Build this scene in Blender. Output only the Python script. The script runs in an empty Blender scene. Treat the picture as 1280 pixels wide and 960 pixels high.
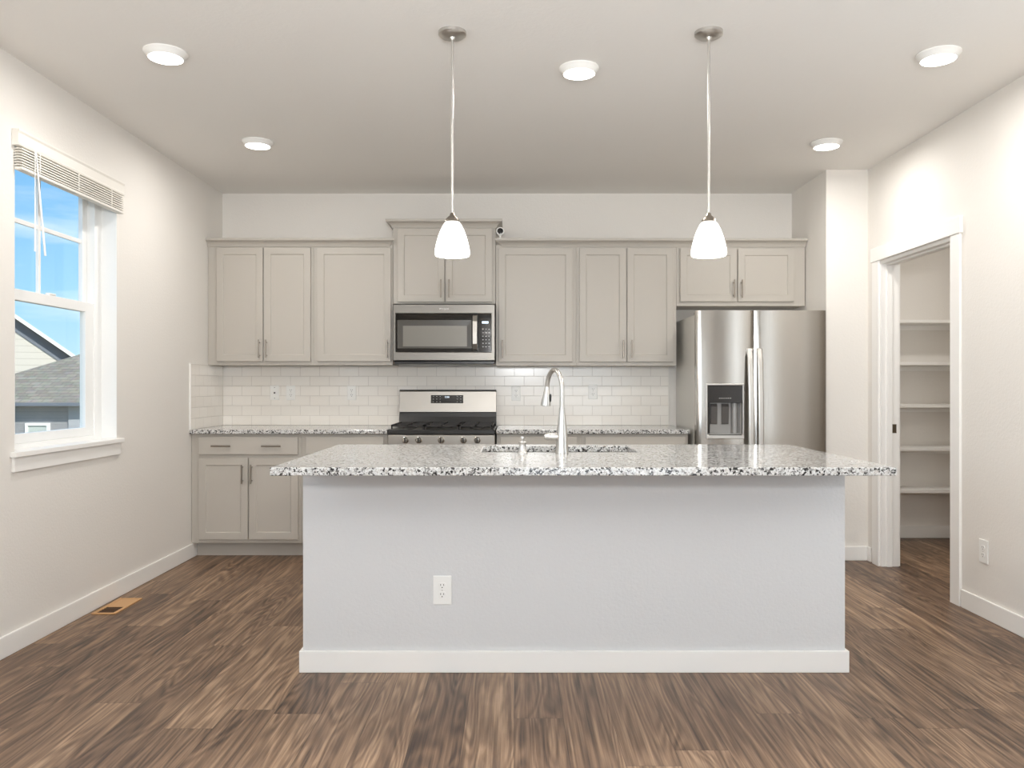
import bpy, bmesh, math, random
from mathutils import Vector, Matrix
random.seed(7)
S = bpy.context.scene
COL = S.collection
PI = math.pi

# ------------------------------------------------------------------ camera, world, sun, area lights, exposure
F = 1000.0                       # focal length in pixels of the 1280 wide frame
EYE = 1.227
cd = bpy.data.cameras.new('camera')
cd.sensor_width = 36.0
cd.lens = F / 1280 * 36
cd.shift_x = -3 / 1280
cd.shift_y = 2 / 1280
cd.clip_start = 0.05
cam = bpy.data.objects.new('camera', cd)
cam.location = (0, 0, EYE)
cam.rotation_euler = (PI / 2, 0, 0)
COL.objects.link(cam)
S.camera = cam

S.view_settings.view_transform = 'Standard'
S.view_settings.look = 'None'
S.view_settings.exposure = 0.13
S.view_settings.gamma = 1.0
S.view_settings.use_curve_mapping = False
try:
    S.cycles.max_bounces = 10
    S.cycles.diffuse_bounces = 6
    S.cycles.glossy_bounces = 5
    S.cycles.sample_clamp_indirect = 6.0
    S.cycles.use_denoising = True
except Exception:
    pass

REAR_E, REAR_E2, SPOT_E, PEND_E, FILL_E = 60.0, 28.0, 8.8, 2.2, 136.0
COOL = (0.86, 0.93, 1.0)
WARM = (1.0, 0.97, 0.93)


def area_lamp(name, loc, rot, sx, sy, energy, color, shape='RECTANGLE', parent=None):
    l = bpy.data.lights.new(name, 'AREA')
    l.shape = shape
    l.size = sx
    if shape == 'RECTANGLE':
        l.size_y = sy
    l.energy = energy
    l.color = color
    o = bpy.data.objects.new(name, l)
    o.location = loc
    o.rotation_euler = rot
    COL.objects.link(o)
    if parent:
        o.parent = parent
    return o


# daylight lamps added at unseen glazed openings of the living end (behind the camera)
area_lamp('added_patio_daylight', (1.0, -3.32, 1.05), (PI / 2, 0, 0), 2.3, 2.0, REAR_E, COOL)
area_lamp('added_living_daylight', (-2.50, 1.0, 1.6), (PI / 2, 0, -PI / 2), 1.8, 1.4, REAR_E2, COOL)
# unseen fill lamp, added behind the camera to brighten the ceiling
area_lamp('ceiling_fill', (0.1, -0.5, 1.75), (PI + math.radians(-28), 0, 0), 0.7, 0.7, FILL_E, (0.97, 0.985, 1.0))
area_lamp('added_side_daylight', (2.625, 2.55, 1.45), (PI / 2, 0, PI / 2), 0.9, 1.68, 11.0, COOL)  # unseen lamp, added for a bright streak on the fridge doors

sd = bpy.data.lights.new('sun', 'SUN')
sd.energy = 5.0
sd.angle = 0.01
sd.color = (1.0, 0.95, 0.87)
sun = bpy.data.objects.new('sun', sd)
sun.rotation_euler = Vector((-0.55, 0.62, -0.7)).to_track_quat('-Z', 'Y').to_euler()
COL.objects.link(sun)

world = bpy.data.worlds.new('world')
S.world = world
world.use_nodes = True
wn, wl = world.node_tree.nodes, world.node_tree.links
wn.clear()
w_out = wn.new('ShaderNodeOutputWorld')
w_bg = wn.new('ShaderNodeBackground')
w_tc = wn.new('ShaderNodeTexCoord')
w_sep = wn.new('ShaderNodeSeparateXYZ')
w_ramp = wn.new('ShaderNodeValToRGB')
e = w_ramp.color_ramp.elements
e[0].position, e[0].color = 0.0, (0.50, 0.72, 0.88, 1)
e[1].position, e[1].color = 0.30, (0.13, 0.38, 0.74, 1)
x = w_ramp.color_ramp.elements.new(0.10)
x.color = (0.30, 0.58, 0.83, 1)
w_map = wn.new('ShaderNodeMapping')
w_map.inputs['Scale'].default_value = (3, 3, 16)
w_no = wn.new('ShaderNodeTexNoise')
w_no.inputs['Scale'].default_value = 1.6
w_no.inputs['Detail'].default_value = 6
w_cr = wn.new('ShaderNodeValToRGB')
w_cr.color_ramp.elements[0].position = 0.48
w_cr.color_ramp.elements[1].position = 0.85
w_mix = wn.new('ShaderNodeMixRGB')
w_mix.inputs['Color2'].default_value = (0.85, 0.9, 0.94, 1)
wl.new(w_tc.outputs['Generated'], w_sep.inputs[0])
wl.new(w_sep.outputs['Z'], w_ramp.inputs['Fac'])
wl.new(w_tc.outputs['Generated'], w_map.inputs['Vector'])
wl.new(w_map.outputs['Vector'], w_no.inputs['Vector'])
wl.new(w_no.outputs['Fac'], w_cr.inputs['Fac'])
wl.new(w_cr.outputs['Color'], w_mix.inputs['Fac'])
wl.new(w_ramp.outputs['Color'], w_mix.inputs['Color1'])
wl.new(w_mix.outputs['Color'], w_bg.inputs['Color'])
w_bg.inputs['Strength'].default_value = 1.3
wl.new(w_bg.outputs[0], w_out.inputs[0])


# ------------------------------------------------------------------ materials
def srgb(r, g, b):
    f = lambda c: (c / 255 / 12.92) if c / 255 <= 0.04045 else ((c / 255 + 0.055) / 1.055) ** 2.4
    return (f(r), f(g), f(b), 1)


def new_mat(name):
    m = bpy.data.materials.new(name)
    m.use_nodes = True
    nt = m.node_tree
    b = nt.nodes['Principled BSDF']
    return m, nt.nodes, nt.links, b


def mat(name, color, rough=0.5, metal=0.0, spec=0.5, bump=0.0, bscale=60, bdist=0.002, stretch=None, vary=0.0,
        emit=None, estr=0.0, coat=0.0):
    m, n, l, b = new_mat(name)
    b.inputs['Base Color'].default_value = color
    b.inputs['Roughness'].default_value = rough
    b.inputs['Metallic'].default_value = metal
    b.inputs['Specular IOR Level'].default_value = spec
    if coat:
        b.inputs['Coat Weight'].default_value = coat
    if emit:
        b.inputs['Emission Color'].default_value = emit
        b.inputs['Emission Strength'].default_value = estr
    if bump or vary:
        g = n.new('ShaderNodeNewGeometry')
        mp = n.new('ShaderNodeMapping')
        if stretch:
            mp.inputs['Scale'].default_value = stretch
        no = n.new('ShaderNodeTexNoise')
        no.inputs['Scale'].default_value = bscale
        no.inputs['Detail'].default_value = 4
        l.new(g.outputs['Position'], mp.inputs['Vector'])
        l.new(mp.outputs['Vector'], no.inputs['Vector'])
        if bump:
            bp = n.new('ShaderNodeBump')
            bp.inputs['Strength'].default_value = bump
            bp.inputs['Distance'].default_value = bdist
            l.new(no.outputs['Fac'], bp.inputs['Height'])
            l.new(bp.outputs['Normal'], b.inputs['Normal'])
        if vary:
            mr = n.new('ShaderNodeMapRange')
            mr.inputs['To Min'].default_value = max(0.02, rough - vary)
            mr.inputs['To Max'].default_value = rough + vary
            l.new(no.outputs['Fac'], mr.inputs['Value'])
            l.new(mr.outputs['Result'], b.inputs['Roughness'])
    return m


def math_node(n, l, op, a, b=None):
    k = n.new('ShaderNodeMath')
    k.operation = op
    for i, v in enumerate((a, b)):
        if v is None:
            continue
        if isinstance(v, (int, float)):
            k.inputs[i].default_value = v
        else:
            l.new(v, k.inputs[i])
    return k.outputs[0]


def floor_material():
    m, n, l, b = new_mat('wood_plank_floor')
    g = n.new('ShaderNodeNewGeometry')
    sp = n.new('ShaderNodeSeparateXYZ')
    l.new(g.outputs['Position'], sp.inputs[0])
    X, Y = sp.outputs['X'], sp.outputs['Y']
    PW, PL = 0.18, 1.22
    xr = math_node(n, l, 'DIVIDE', X, PW)
    row = math_node(n, l, 'FLOOR', xr)
    w1_ = n.new('ShaderNodeTexWhiteNoise')
    w1_.noise_dimensions = '1D'
    l.new(row, w1_.inputs['W'])
    yr = math_node(n, l, 'ADD', math_node(n, l, 'DIVIDE', Y, PL), w1_.outputs['Value'])
    idx = math_node(n, l, 'FLOOR', yr)
    cb = n.new('ShaderNodeCombineXYZ')
    l.new(row, cb.inputs[0])
    l.new(idx, cb.inputs[1])
    w2_ = n.new('ShaderNodeTexWhiteNoise')
    w2_.noise_dimensions = '2D'
    l.new(cb.outputs[0], w2_.inputs['Vector'])
    T = w2_.outputs['Value']

    def seam(v, period, width):
        fr_ = math_node(n, l, 'FRACT', v)
        d = math_node(n, l, 'MINIMUM', fr_, math_node(n, l, 'SUBTRACT', 1.0, fr_))
        return math_node(n, l, 'LESS_THAN', math_node(n, l, 'MULTIPLY', d, period), width)
    seams = math_node(n, l, 'MAXIMUM', seam(xr, PW, 0.0010), seam(yr, PL, 0.0010))
    off = math_node(n, l, 'MULTIPLY', T, 37.0)

    def grain(sx, sy, detail, dist, rough=0.6):
        c = n.new('ShaderNodeCombineXYZ')
        l.new(math_node(n, l, 'MULTIPLY', X, sx), c.inputs[0])
        l.new(math_node(n, l, 'MULTIPLY', Y, sy), c.inputs[1])
        l.new(off, c.inputs[2])
        no = n.new('ShaderNodeTexNoise')
        no.inputs['Scale'].default_value = 1
        no.inputs['Detail'].default_value = detail
        no.inputs['Roughness'].default_value = rough
        no.inputs['Distortion'].default_value = dist
        l.new(c.outputs[0], no.inputs['Vector'])
        return no.outputs['Fac']
    fine = grain(120, 1.7, 5, 0.2)
    mid = grain(26, 1.0, 6, 0.7)
    big = grain(9, 1.5, 3, 1.2)
    ring = math_node(n, l, 'SINE', math_node(n, l, 'MULTIPLY', grain(5.5, 0.55, 2, 0.4), 110.0))
    ring = math_node(n, l, 'ADD', math_node(n, l, 'MULTIPLY', ring, 0.5), 0.5)
    v = math_node(n, l, 'MULTIPLY', fine, 0.34)
    v = math_node(n, l, 'ADD', v, math_node(n, l, 'MULTIPLY', mid, 0.42))
    v = math_node(n, l, 'ADD', v, math_node(n, l, 'MULTIPLY', ring, 0.09))
    v = math_node(n, l, 'ADD', v, math_node(n, l, 'MULTIPLY', T, 0.13))
    v = math_node(n, l, 'ADD', v, math_node(n, l, 'MULTIPLY', big, 0.20))
    cr = n.new('ShaderNodeValToRGB')
    el = cr.color_ramp.elements
    el[0].position, el[0].color = 0.36, srgb(38, 27, 20)
    el[1].position, el[1].color = 0.78, srgb(178, 148, 120)
    for p, c in ((0.48, srgb(80, 61, 47)), (0.57, srgb(111, 87, 68)), (0.67, srgb(141, 114, 90))):
        q = el.new(p)
        q.color = c
    l.new(v, cr.inputs['Fac'])
    mx = n.new('ShaderNodeMixRGB')
    mx.inputs['Color2'].default_value = srgb(40, 28, 22)
    l.new(math_node(n, l, 'MULTIPLY', seams, 0.6), mx.inputs['Fac'])
    l.new(cr.outputs['Color'], mx.inputs['Color1'])
    l.new(mx.outputs['Color'], b.inputs['Base Color'])
    b.inputs['Roughness'].default_value = 0.42
    b.inputs['Specular IOR Level'].default_value = 0.45
    bp = n.new('ShaderNodeBump')
    bp.inputs['Strength'].default_value = 0.25
    bp.inputs['Distance'].default_value = 0.002
    h = math_node(n, l, 'SUBTRACT', fine, seams)
    l.new(h, bp.inputs['Height'])
    l.new(bp.outputs['Normal'], b.inputs['Normal'])
    return m


def granite_material():
    m, n, l, b = new_mat('speckled_granite')
    g = n.new('ShaderNodeNewGeometry')
    no = n.new('ShaderNodeTexNoise')
    no.inputs['Scale'].default_value = 70
    no.inputs['Detail'].default_value = 3
    l.new(g.outputs['Position'], no.inputs['Vector'])
    mx = n.new('ShaderNodeMixRGB')
    mx.blend_type = 'ADD'
    mx.inputs['Fac'].default_value = 0.018
    l.new(g.outputs['Position'], mx.inputs['Color1'])
    l.new(no.outputs['Color'], mx.inputs['Color2'])
    vo = n.new('ShaderNodeTexVoronoi')
    vo.inputs['Scale'].default_value = 150
    l.new(mx.outputs['Color'], vo.inputs['Vector'])
    s = n.new('ShaderNodeSeparateColor')
    l.new(vo.outputs['Color'], s.inputs[0])
    # larger blotches decide where the dark flecks gather
    n2 = n.new('ShaderNodeTexNoise')
    n2.inputs['Scale'].default_value = 58
    n2.inputs['Detail'].default_value = 4
    l.new(g.outputs['Position'], n2.inputs['Vector'])
    a = math_node(n, l, 'MULTIPLY', s.outputs[0], 0.5)
    c = math_node(n, l, 'ADD', a, math_node(n, l, 'MULTIPLY', n2.outputs['Fac'], 0.85))
    cr = n.new('ShaderNodeValToRGB')
    cr.color_ramp.interpolation = 'CONSTANT'
    el = cr.color_ramp.elements
    el[0].position, el[0].color = 0.0, srgb(46, 44, 43)
    el[1].position, el[1].color = 0.485, srgb(112, 110, 108)
    for p, col in ((0.56, srgb(168, 166, 163)), (0.64, srgb(196, 196, 194)), (0.73, srgb(214, 214, 212)), (0.90, srgb(186, 182, 176))):
        q = el.new(p)
        q.color = col
    l.new(c, cr.inputs['Fac'])
    l.new(cr.outputs['Color'], b.inputs['Base Color'])
    b.inputs['Roughness'].default_value = 0.12
    b.inputs['Specular IOR Level'].default_value = 0.5
    return m


def tile_material(name, axis):
    m, n, l, b = new_mat(name)
    g = n.new('ShaderNodeNewGeometry')
    sp = n.new('ShaderNodeSeparateXYZ')
    l.new(g.outputs['Position'], sp.inputs[0])
    cb = n.new('ShaderNodeCombineXYZ')
    l.new(sp.outputs[axis], cb.inputs[0])
    l.new(math_node(n, l, 'SUBTRACT', sp.outputs['Z'], 0.914), cb.inputs[1])
    br = n.new('ShaderNodeTexBrick')
    br.offset = 0.5
    br.inputs['Scale'].default_value = 1
    br.inputs['Brick Width'].default_value = 0.1535
    br.inputs['Row Height'].default_value = 0.0775
    br.inputs['Mortar Size'].default_value = 0.0016
    br.inputs['Mortar Smooth'].default_value = 0.4
    br.inputs['Color1'].default_value = srgb(238, 232, 223)
    br.inputs['Color2'].default_value = srgb(241, 236, 228)
    br.inputs['Mortar'].default_value = srgb(205, 198, 190)
    l.new(cb.outputs[0], br.inputs['Vector'])
    l.new(br.outputs['Color'], b.inputs['Base Color'])
    mr = n.new('ShaderNodeMapRange')
    mr.inputs['To Min'].default_value = 0.16
    mr.inputs['To Max'].default_value = 0.7
    l.new(br.outputs['Fac'], mr.inputs['Value'])
    l.new(mr.outputs['Result'], b.inputs['Roughness'])
    bp = n.new('ShaderNodeBump')
    bp.invert = True
    bp.inputs['Strength'].default_value = 0.6
    bp.inputs['Distance'].default_value = 0.0015
    l.new(br.outputs['Fac'], bp.inputs['Height'])
    l.new(bp.outputs['Normal'], b.inputs['Normal'])
    return m


def banded_material(name, c1, c2, pitch, axis='Z', rough=0.7, line=0.08):
    """horizontal laps (siding) as a real repeating pattern"""
    m, n, l, b = new_mat(name)
    g = n.new('ShaderNodeNewGeometry')
    sp = n.new('ShaderNodeSeparateXYZ')
    l.new(g.outputs['Position'], sp.inputs[0])
    fr = math_node(n, l, 'FRACT', math_node(n, l, 'DIVIDE', sp.outputs[axis], pitch))
    lt = math_node(n, l, 'LESS_THAN', fr, line)
    mx = n.new('ShaderNodeMixRGB')
    mx.inputs['Color1'].default_value = c1
    mx.inputs['Color2'].default_value = c2
    l.new(lt, mx.inputs['Fac'])
    l.new(mx.outputs['Color'], b.inputs['Base Color'])
    b.inputs['Roughness'].default_value = rough
    return m


def shingle_material():
    m, n, l, b = new_mat('asphalt_shingle')
    g = n.new('ShaderNodeNewGeometry')
    mp = n.new('ShaderNodeMapping')
    mp.inputs['Scale'].default_value = (1, 0.9, 0.9)
    l.new(g.outputs['Position'], mp.inputs['Vector'])
    br = n.new('ShaderNodeTexBrick')
    br.inputs['Scale'].default_value = 1
    br.inputs['Brick Width'].default_value = 0.34
    br.inputs['Row Height'].default_value = 0.16
    br.inputs['Mortar Size'].default_value = 0.012
    br.inputs['Color1'].default_value = srgb(138, 129, 116)
    br.inputs['Color2'].default_value = srgb(160, 152, 138)
    br.inputs['Mortar'].default_value = srgb(116, 108, 97)
    l.new(mp.outputs['Vector'], br.inputs['Vector'])
    no = n.new('ShaderNodeTexNoise')
    no.inputs['Scale'].default_value = 5
    l.new(g.outputs['Position'], no.inputs['Vector'])
    mx = n.new('ShaderNodeMixRGB')
    mx.blend_type = 'MULTIPLY'
    mx.inputs['Fac'].default_value = 0.35
    l.new(br.outputs['Color'], mx.inputs['Color1'])
    l.new(no.outputs['Color'], mx.inputs['Color2'])
    l.new(mx.outputs['Color'], b.inputs['Base Color'])
    b.inputs['Roughness'].default_value = 0.9
    return m


def glass_material():
    m, n, l, b = new_mat('window_glass')
    out = n['Material Output']
    tr = n.new('ShaderNodeBsdfTransparent')
    tr.inputs[0].default_value = (0.97, 0.985, 0.98, 1)
    gl = n.new('ShaderNodeBsdfGlossy')
    gl.inputs['Roughness'].default_value = 0.02
    mx = n.new('ShaderNodeMixShader')
    mx.inputs[0].default_value = 0.05
    l.new(tr.outputs[0], mx.inputs[1])
    l.new(gl.outputs[0], mx.inputs[2])
    l.new(mx.outputs[0], out.inputs[0])
    return m


M = {
    'wall': mat('painted_drywall', srgb(230, 226, 220), 0.75, spec=0.25, bump=0.35, bscale=75, bdist=0.003),
    'ceiling': mat('ceiling_paint', srgb(236, 234, 230), 0.7, spec=0.25, bump=0.3, bscale=60, bdist=0.003),
    'island_wall': mat('island_drywall', srgb(211, 211, 211), 0.7, spec=0.3, bump=0.45, bscale=85, bdist=0.003),
    'trim': mat('white_trim_paint', srgb(242, 240, 236), 0.4, spec=0.4),
    'floor': floor_material(),
    'granite': granite_material(),
    'tile_back': tile_material('subway_tile_back', 'X'),
    'tile_left': tile_material('subway_tile_left', 'Y'),
    'cab': mat('greige_cabinet_paint', srgb(184, 178, 169), 0.42, spec=0.4),
    'steel': mat('brushed_stainless', srgb(186, 182, 176), 0.17, 1.0, bump=0.05, bscale=5, bdist=0.001, stretch=(60, 60, 1), vary=0.05),
    'steel_h': mat('brushed_stainless_horizontal', srgb(158, 153, 146), 0.36, 1.0, bump=0.05, bscale=5, bdist=0.001, stretch=(1, 60, 60), vary=0.05),
    'fridge_side': mat('fridge_side_paint', srgb(208, 205, 198), 0.4, 0.1),
    'steel_m': mat('microwave_stainless', srgb(122, 118, 112), 0.36, 1.0, bump=0.05, bscale=5, bdist=0.001, stretch=(1, 60, 60), vary=0.05),
    'nickel': mat('satin_nickel', srgb(208, 205, 200), 0.34, 1.0),
    'pull': mat('brushed_nickel_pull', srgb(150, 142, 132), 0.28, 1.0),
    'black_glass': mat('black_glass', srgb(20, 18, 16), 0.08, spec=0.6),
    'black_matte': mat('black_enamel', srgb(26, 24, 22), 0.3, spec=0.5),
    'iron': mat('cast_iron', srgb(38, 34, 31), 0.5, spec=0.4, bump=0.3, bscale=200, bdist=0.001),
    'micro_window': mat('microwave_window_mesh', srgb(112, 108, 100), 0.35, 0.3, spec=0.5),
    'micro_frame': mat('microwave_window_border', srgb(66, 62, 55), 0.25, spec=0.5),
    'plastic': mat('white_plastic', srgb(238, 237, 233), 0.35),
    'slot': mat('dark_slot', srgb(52, 50, 48), 0.6),
    'vinyl': mat('white_vinyl', srgb(244, 244, 242), 0.35),
    'slat': mat('blind_slat', srgb(232, 228, 220), 0.45),
    'glass': glass_material(),
    'disp_dark': mat('dispenser_dark', srgb(44, 41, 39), 0.2),
    'disp_grey': mat('dispenser_grey', srgb(150, 148, 145), 0.35, 0.3),
    'disp_paddle': mat('dispenser_paddle', srgb(84, 80, 77), 0.35),
    'white_ink': mat('white_print', srgb(225, 225, 222), 0.5),
    'chrome_ink': mat('chrome_badge', srgb(110, 104, 98), 0.3, 0.8),
    'lens': mat('lit_downlight_lens', (1, 1, 1, 1), 0.4, emit=(1.0, 0.97, 0.92, 1), estr=7.0),
    'shade': mat('lit_frosted_shade', (1, 1, 1, 1), 0.4, emit=(1.0, 0.96, 0.91, 1), estr=1.0),
    'screen': mat('lit_display', (0.02, 0.02, 0.03, 1), 0.2, emit=(0.75, 0.88, 1.0, 1), estr=1.6),
    'vent_wood': mat('oak_register', srgb(196, 152, 104), 0.45),
    'vent_dark': mat('register_dark', srgb(74, 50, 28), 0.6),
    'brass': mat('aged_strike_metal', srgb(120, 108, 92), 0.35, 0.9),
    'cream_siding': banded_material('cream_lap_siding', srgb(204, 197, 186), srgb(178, 171, 160), 0.32),
    'grey_siding': banded_material('grey_lap_siding', srgb(150, 150, 152), srgb(134, 134, 136), 0.2),
    'soffit': mat('gutter_and_soffit_shade', srgb(108, 114, 124), 0.7),  # dark tone paints in the soffit shade; the gutter shares it
    'fascia': mat('white_fascia', srgb(238, 238, 236), 0.6),
    'shingle': shingle_material(),
    'ground': mat('dry_grass', srgb(140, 130, 100), 0.95, bump=0.4, bscale=3, bdist=0.05),
    'outer': mat('house_outer_siding', srgb(180, 178, 172), 0.8),
}


# ------------------------------------------------------------------ mesh helpers
def bx(bm, x0, x1, y0, y1, z0, z1):
    v = [bm.verts.new(p) for p in ((x0, y0, z0), (x1, y0, z0), (x1, y1, z0), (x0, y1, z0),
                                   (x0, y0, z1), (x1, y0, z1), (x1, y1, z1), (x0, y1, z1))]
    for f in ((0, 3, 2, 1), (4, 5, 6, 7), (0, 1, 5, 4), (1, 2, 6, 5), (2, 3, 7, 6), (3, 0, 4, 7)):
        bm.faces.new([v[i] for i in f])


def box(x0, x1, y0, y1, z0, z1):
    bm = bmesh.new()
    bx(bm, x0, x1, y0, y1, z0, z1)
    return bm


def cyl(bm, p0, p1, r0, r1=None, seg=24, cap=True):
    r1 = r0 if r1 is None else r1
    p0, p1 = Vector(p0), Vector(p1)
    q = (p1 - p0).to_track_quat('Z', 'Y')
    rings = []
    for p, r in ((p0, r0), (p1, r1)):
        rings.append([bm.verts.new(p + q @ Vector((r * math.cos(2 * PI * i / seg), r * math.sin(2 * PI * i / seg), 0))) for i in range(seg)])
    for i in range(seg):
        j = (i + 1) % seg
        bm.faces.new((rings[0][i], rings[0][j], rings[1][j], rings[1][i]))
    if cap:
        bm.faces.new(rings[0][::-1])
        bm.faces.new(rings[1])


def lathe(bm, prof, c, seg=40, axis='Z', flip=1):
    """prof: list of (r, h) from one end to the other, about c along axis"""
    rings = []
    for r, h in prof:
        ring = []
        for i in range(seg):
            a = 2 * PI * i / seg
            u, v = r * math.cos(a), r * math.sin(a)
            if axis == 'Z':
                p = (c[0] + u, c[1] + v, c[2] + h)
            elif axis == 'Y':
                p = (c[0] + u, c[1] + h * flip, c[2] + v)
            else:
                p = (c[0] + h * flip, c[1] + u, c[2] + v)
            ring.append(bm.verts.new(p))
        rings.append(ring)
    for a, b in zip(rings, rings[1:]):
        for i in range(seg):
            j = (i + 1) % seg
            bm.faces.new((a[i], a[j], b[j], b[i]))
    if prof[0][0] > 1e-5:
        bm.faces.new(rings[0][::-1])
    if prof[-1][0] > 1e-5:
        bm.faces.new(rings[-1])
    bmesh.ops.remove_doubles(bm, verts=bm.verts, dist=1e-6)
    bmesh.ops.recalc_face_normals(bm, faces=bm.faces)


def tube(bm, pts, radii, seg=20):
    pts = [Vector(p) for p in pts]
    if isinstance(radii, (int, float)):
        radii = [radii] * len(pts)
    rings, up = [], None
    for i, p in enumerate(pts):
        d = (pts[min(i + 1, len(pts) - 1)] - pts[max(i - 1, 0)]).normalized()
        if up is None:
            up = Vector((1, 0, 0)) if abs(d.x) < 0.9 else Vector((0, 1, 0))
        s = d.cross(up).normalized()
        up = s.cross(d).normalized()
        rings.append([bm.verts.new(p + (s * math.cos(2 * PI * k / seg) + up * math.sin(2 * PI * k / seg)) * radii[i]) for k in range(seg)])
    for a, b in zip(rings, rings[1:]):
        for i in range(seg):
            j = (i + 1) % seg
            bm.faces.new((a[i], a[j], b[j], b[i]))
    bm.faces.new(rings[0][::-1])
    bm.faces.new(rings[-1])


def prism(bm, poly, axis, a0, a1):
    """poly in the two other axes, extruded along axis from a0 to a1"""
    def P(u, v, a):
        return {'X': (a, u, v), 'Y': (u, a, v), 'Z': (u, v, a)}[axis]
    A = [bm.verts.new(P(u, v, a0)) for u, v in poly]
    B = [bm.verts.new(P(u, v, a1)) for u, v in poly]
    bm.faces.new(A)
    bm.faces.new(B[::-1])
    for i in range(len(poly)):
        j = (i + 1) % len(poly)
        bm.faces.new((A[i], B[i], B[j], A[j]))


def slab_with_holes(axis, a0, a1, us, vs, holes):
    """a plate of thickness a0..a1 along axis; us, vs grid lines; holes = list of (u0,u1,v0,v1). one connected mesh"""
    bm = bmesh.new()
    us = sorted(set(us) | {h[0] for h in holes} | {h[1] for h in holes})
    vs = sorted(set(vs) | {h[2] for h in holes} | {h[3] for h in holes})

    def P(u, v, a):
        return {'X': (a, u, v), 'Y': (u, a, v), 'Z': (u, v, a)}[axis]
    vert = {}

    def V(i, j, k):
        key = (i, j, k)
        if key not in vert:
            vert[key] = bm.verts.new(P(us[i], vs[j], (a0, a1)[k]))
        return vert[key]

    def solid(i, j):
        if i < 0 or j < 0 or i >= len(us) - 1 or j >= len(vs) - 1:
            return False
        cu, cv = (us[i] + us[i + 1]) / 2, (vs[j] + vs[j + 1]) / 2
        return not any(h[0] < cu < h[1] and h[2] < cv < h[3] for h in holes)
    for i in range(len(us) - 1):
        for j in range(len(vs) - 1):
            if not solid(i, j):
                continue
            for k in (0, 1):
                bm.faces.new((V(i, j, k), V(i + 1, j, k), V(i + 1, j + 1, k), V(i, j + 1, k)))
            for di, dj, e0, e1 in ((-1, 0, (i, j), (i, j + 1)), (1, 0, (i + 1, j), (i + 1, j + 1)),
                                   (0, -1, (i, j), (i + 1, j)), (0, 1, (i, j + 1), (i + 1, j + 1))):
                if not solid(i + di, j + dj):
                    bm.faces.new((V(*e0, 0), V(*e1, 0), V(*e1, 1), V(*e0, 1)))
    bmesh.ops.recalc_face_normals(bm, faces=bm.faces)
    return bm


def root_of(o):
    while o.parent:
        o = o.parent
    return o


def obj(name, bm, m, parent=None, bevel=0.0, smooth=False, seg=2, label=None):
    if smooth:
        for f in bm.faces:
            f.smooth = True
    if parent:
        bmesh.ops.translate(bm, verts=bm.verts, vec=-root_of(parent).location)
    bmesh.ops.recalc_face_normals(bm, faces=bm.faces)
    me = bpy.data.meshes.new(name)
    bm.to_mesh(me)
    bm.free()
    me.materials.append(M[m] if isinstance(m, str) else m)
    if smooth:
        try:
            me.set_sharp_from_angle(angle=math.radians(40))
        except Exception:
            pass
    o = bpy.data.objects.new(name, me)
    COL.objects.link(o)
    if parent:
        o.parent = parent
    if bevel:
        b = o.modifiers.new('bevel', 'BEVEL')
        b.width = bevel
        b.segments = seg
        b.limit_method = 'ANGLE'
        b.angle_limit = math.radians(50)
    if label:
        o['label'] = label
    return o


def tag(o, label, cat, group=None):
    o['label'] = label
    o['category'] = cat
    if group:
        o['group'] = group
    return o


def thing(name, label, cat, loc, group=None):
    o = bpy.data.objects.new(name, None)
    o.empty_display_size = 0.1
    o.location = loc
    COL.objects.link(o)
    return tag(o, label, cat, group)


def struct(name, bm, m, parent=None, bevel=0.0):
    o = obj(name, bm, m, parent, bevel)
    if not parent:
        o['kind'] = 'structure'
    return o


def struct_empty(name, loc):
    o = bpy.data.objects.new(name, None)
    o.location = loc
    o['kind'] = 'structure'
    COL.objects.link(o)
    return o


def dup(root, loc, label=None):
    r = root.copy()
    COL.objects.link(r)
    r.location = loc
    if label:
        r['label'] = label
    for ch in list(root.children):
        c = ch.copy()
        COL.objects.link(c)
        c.parent = r
        for g in ch.children:
            d = g.copy()
            COL.objects.link(d)
            d.parent = c
    return r


def text_bm(body, size, loc, depth=0.0006, spacing=1.0):
    """flat lettering standing upright and facing -Y, centred on loc"""
    cu = bpy.data.curves.new('lettering', 'FONT')
    cu.body = body
    cu.size = size
    cu.extrude = depth
    cu.align_x = 'CENTER'
    cu.align_y = 'CENTER'
    cu.space_character = spacing
    o = bpy.data.objects.new('lettering', cu)
    COL.objects.link(o)
    dg = bpy.context.evaluated_depsgraph_get()
    me = bpy.data.meshes.new_from_object(o.evaluated_get(dg))
    bm = bmesh.new()
    bm.from_mesh(me)
    bpy.data.objects.remove(o)
    bpy.data.meshes.remove(me)
    bmesh.ops.transform(bm, matrix=Matrix.Translation(loc) @ Matrix.Rotation(PI / 2, 4, 'X'), verts=bm.verts)
    return bm


def PX(px, Y):
    return (px - 643) / F * Y


def PZ(py, Y):
    return EYE + (482 - py) / F * Y


# ------------------------------------------------------------------ room shell
LW, RW, BW, REAR, CH = -2.305, 2.485, 6.317, -3.2, 2.743
STUB_Y, ALC = 5.62, 2.19
PX1, PY1 = 3.85, 6.45          # pantry far corner
WT = 0.16                      # wall thickness on the window side

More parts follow.
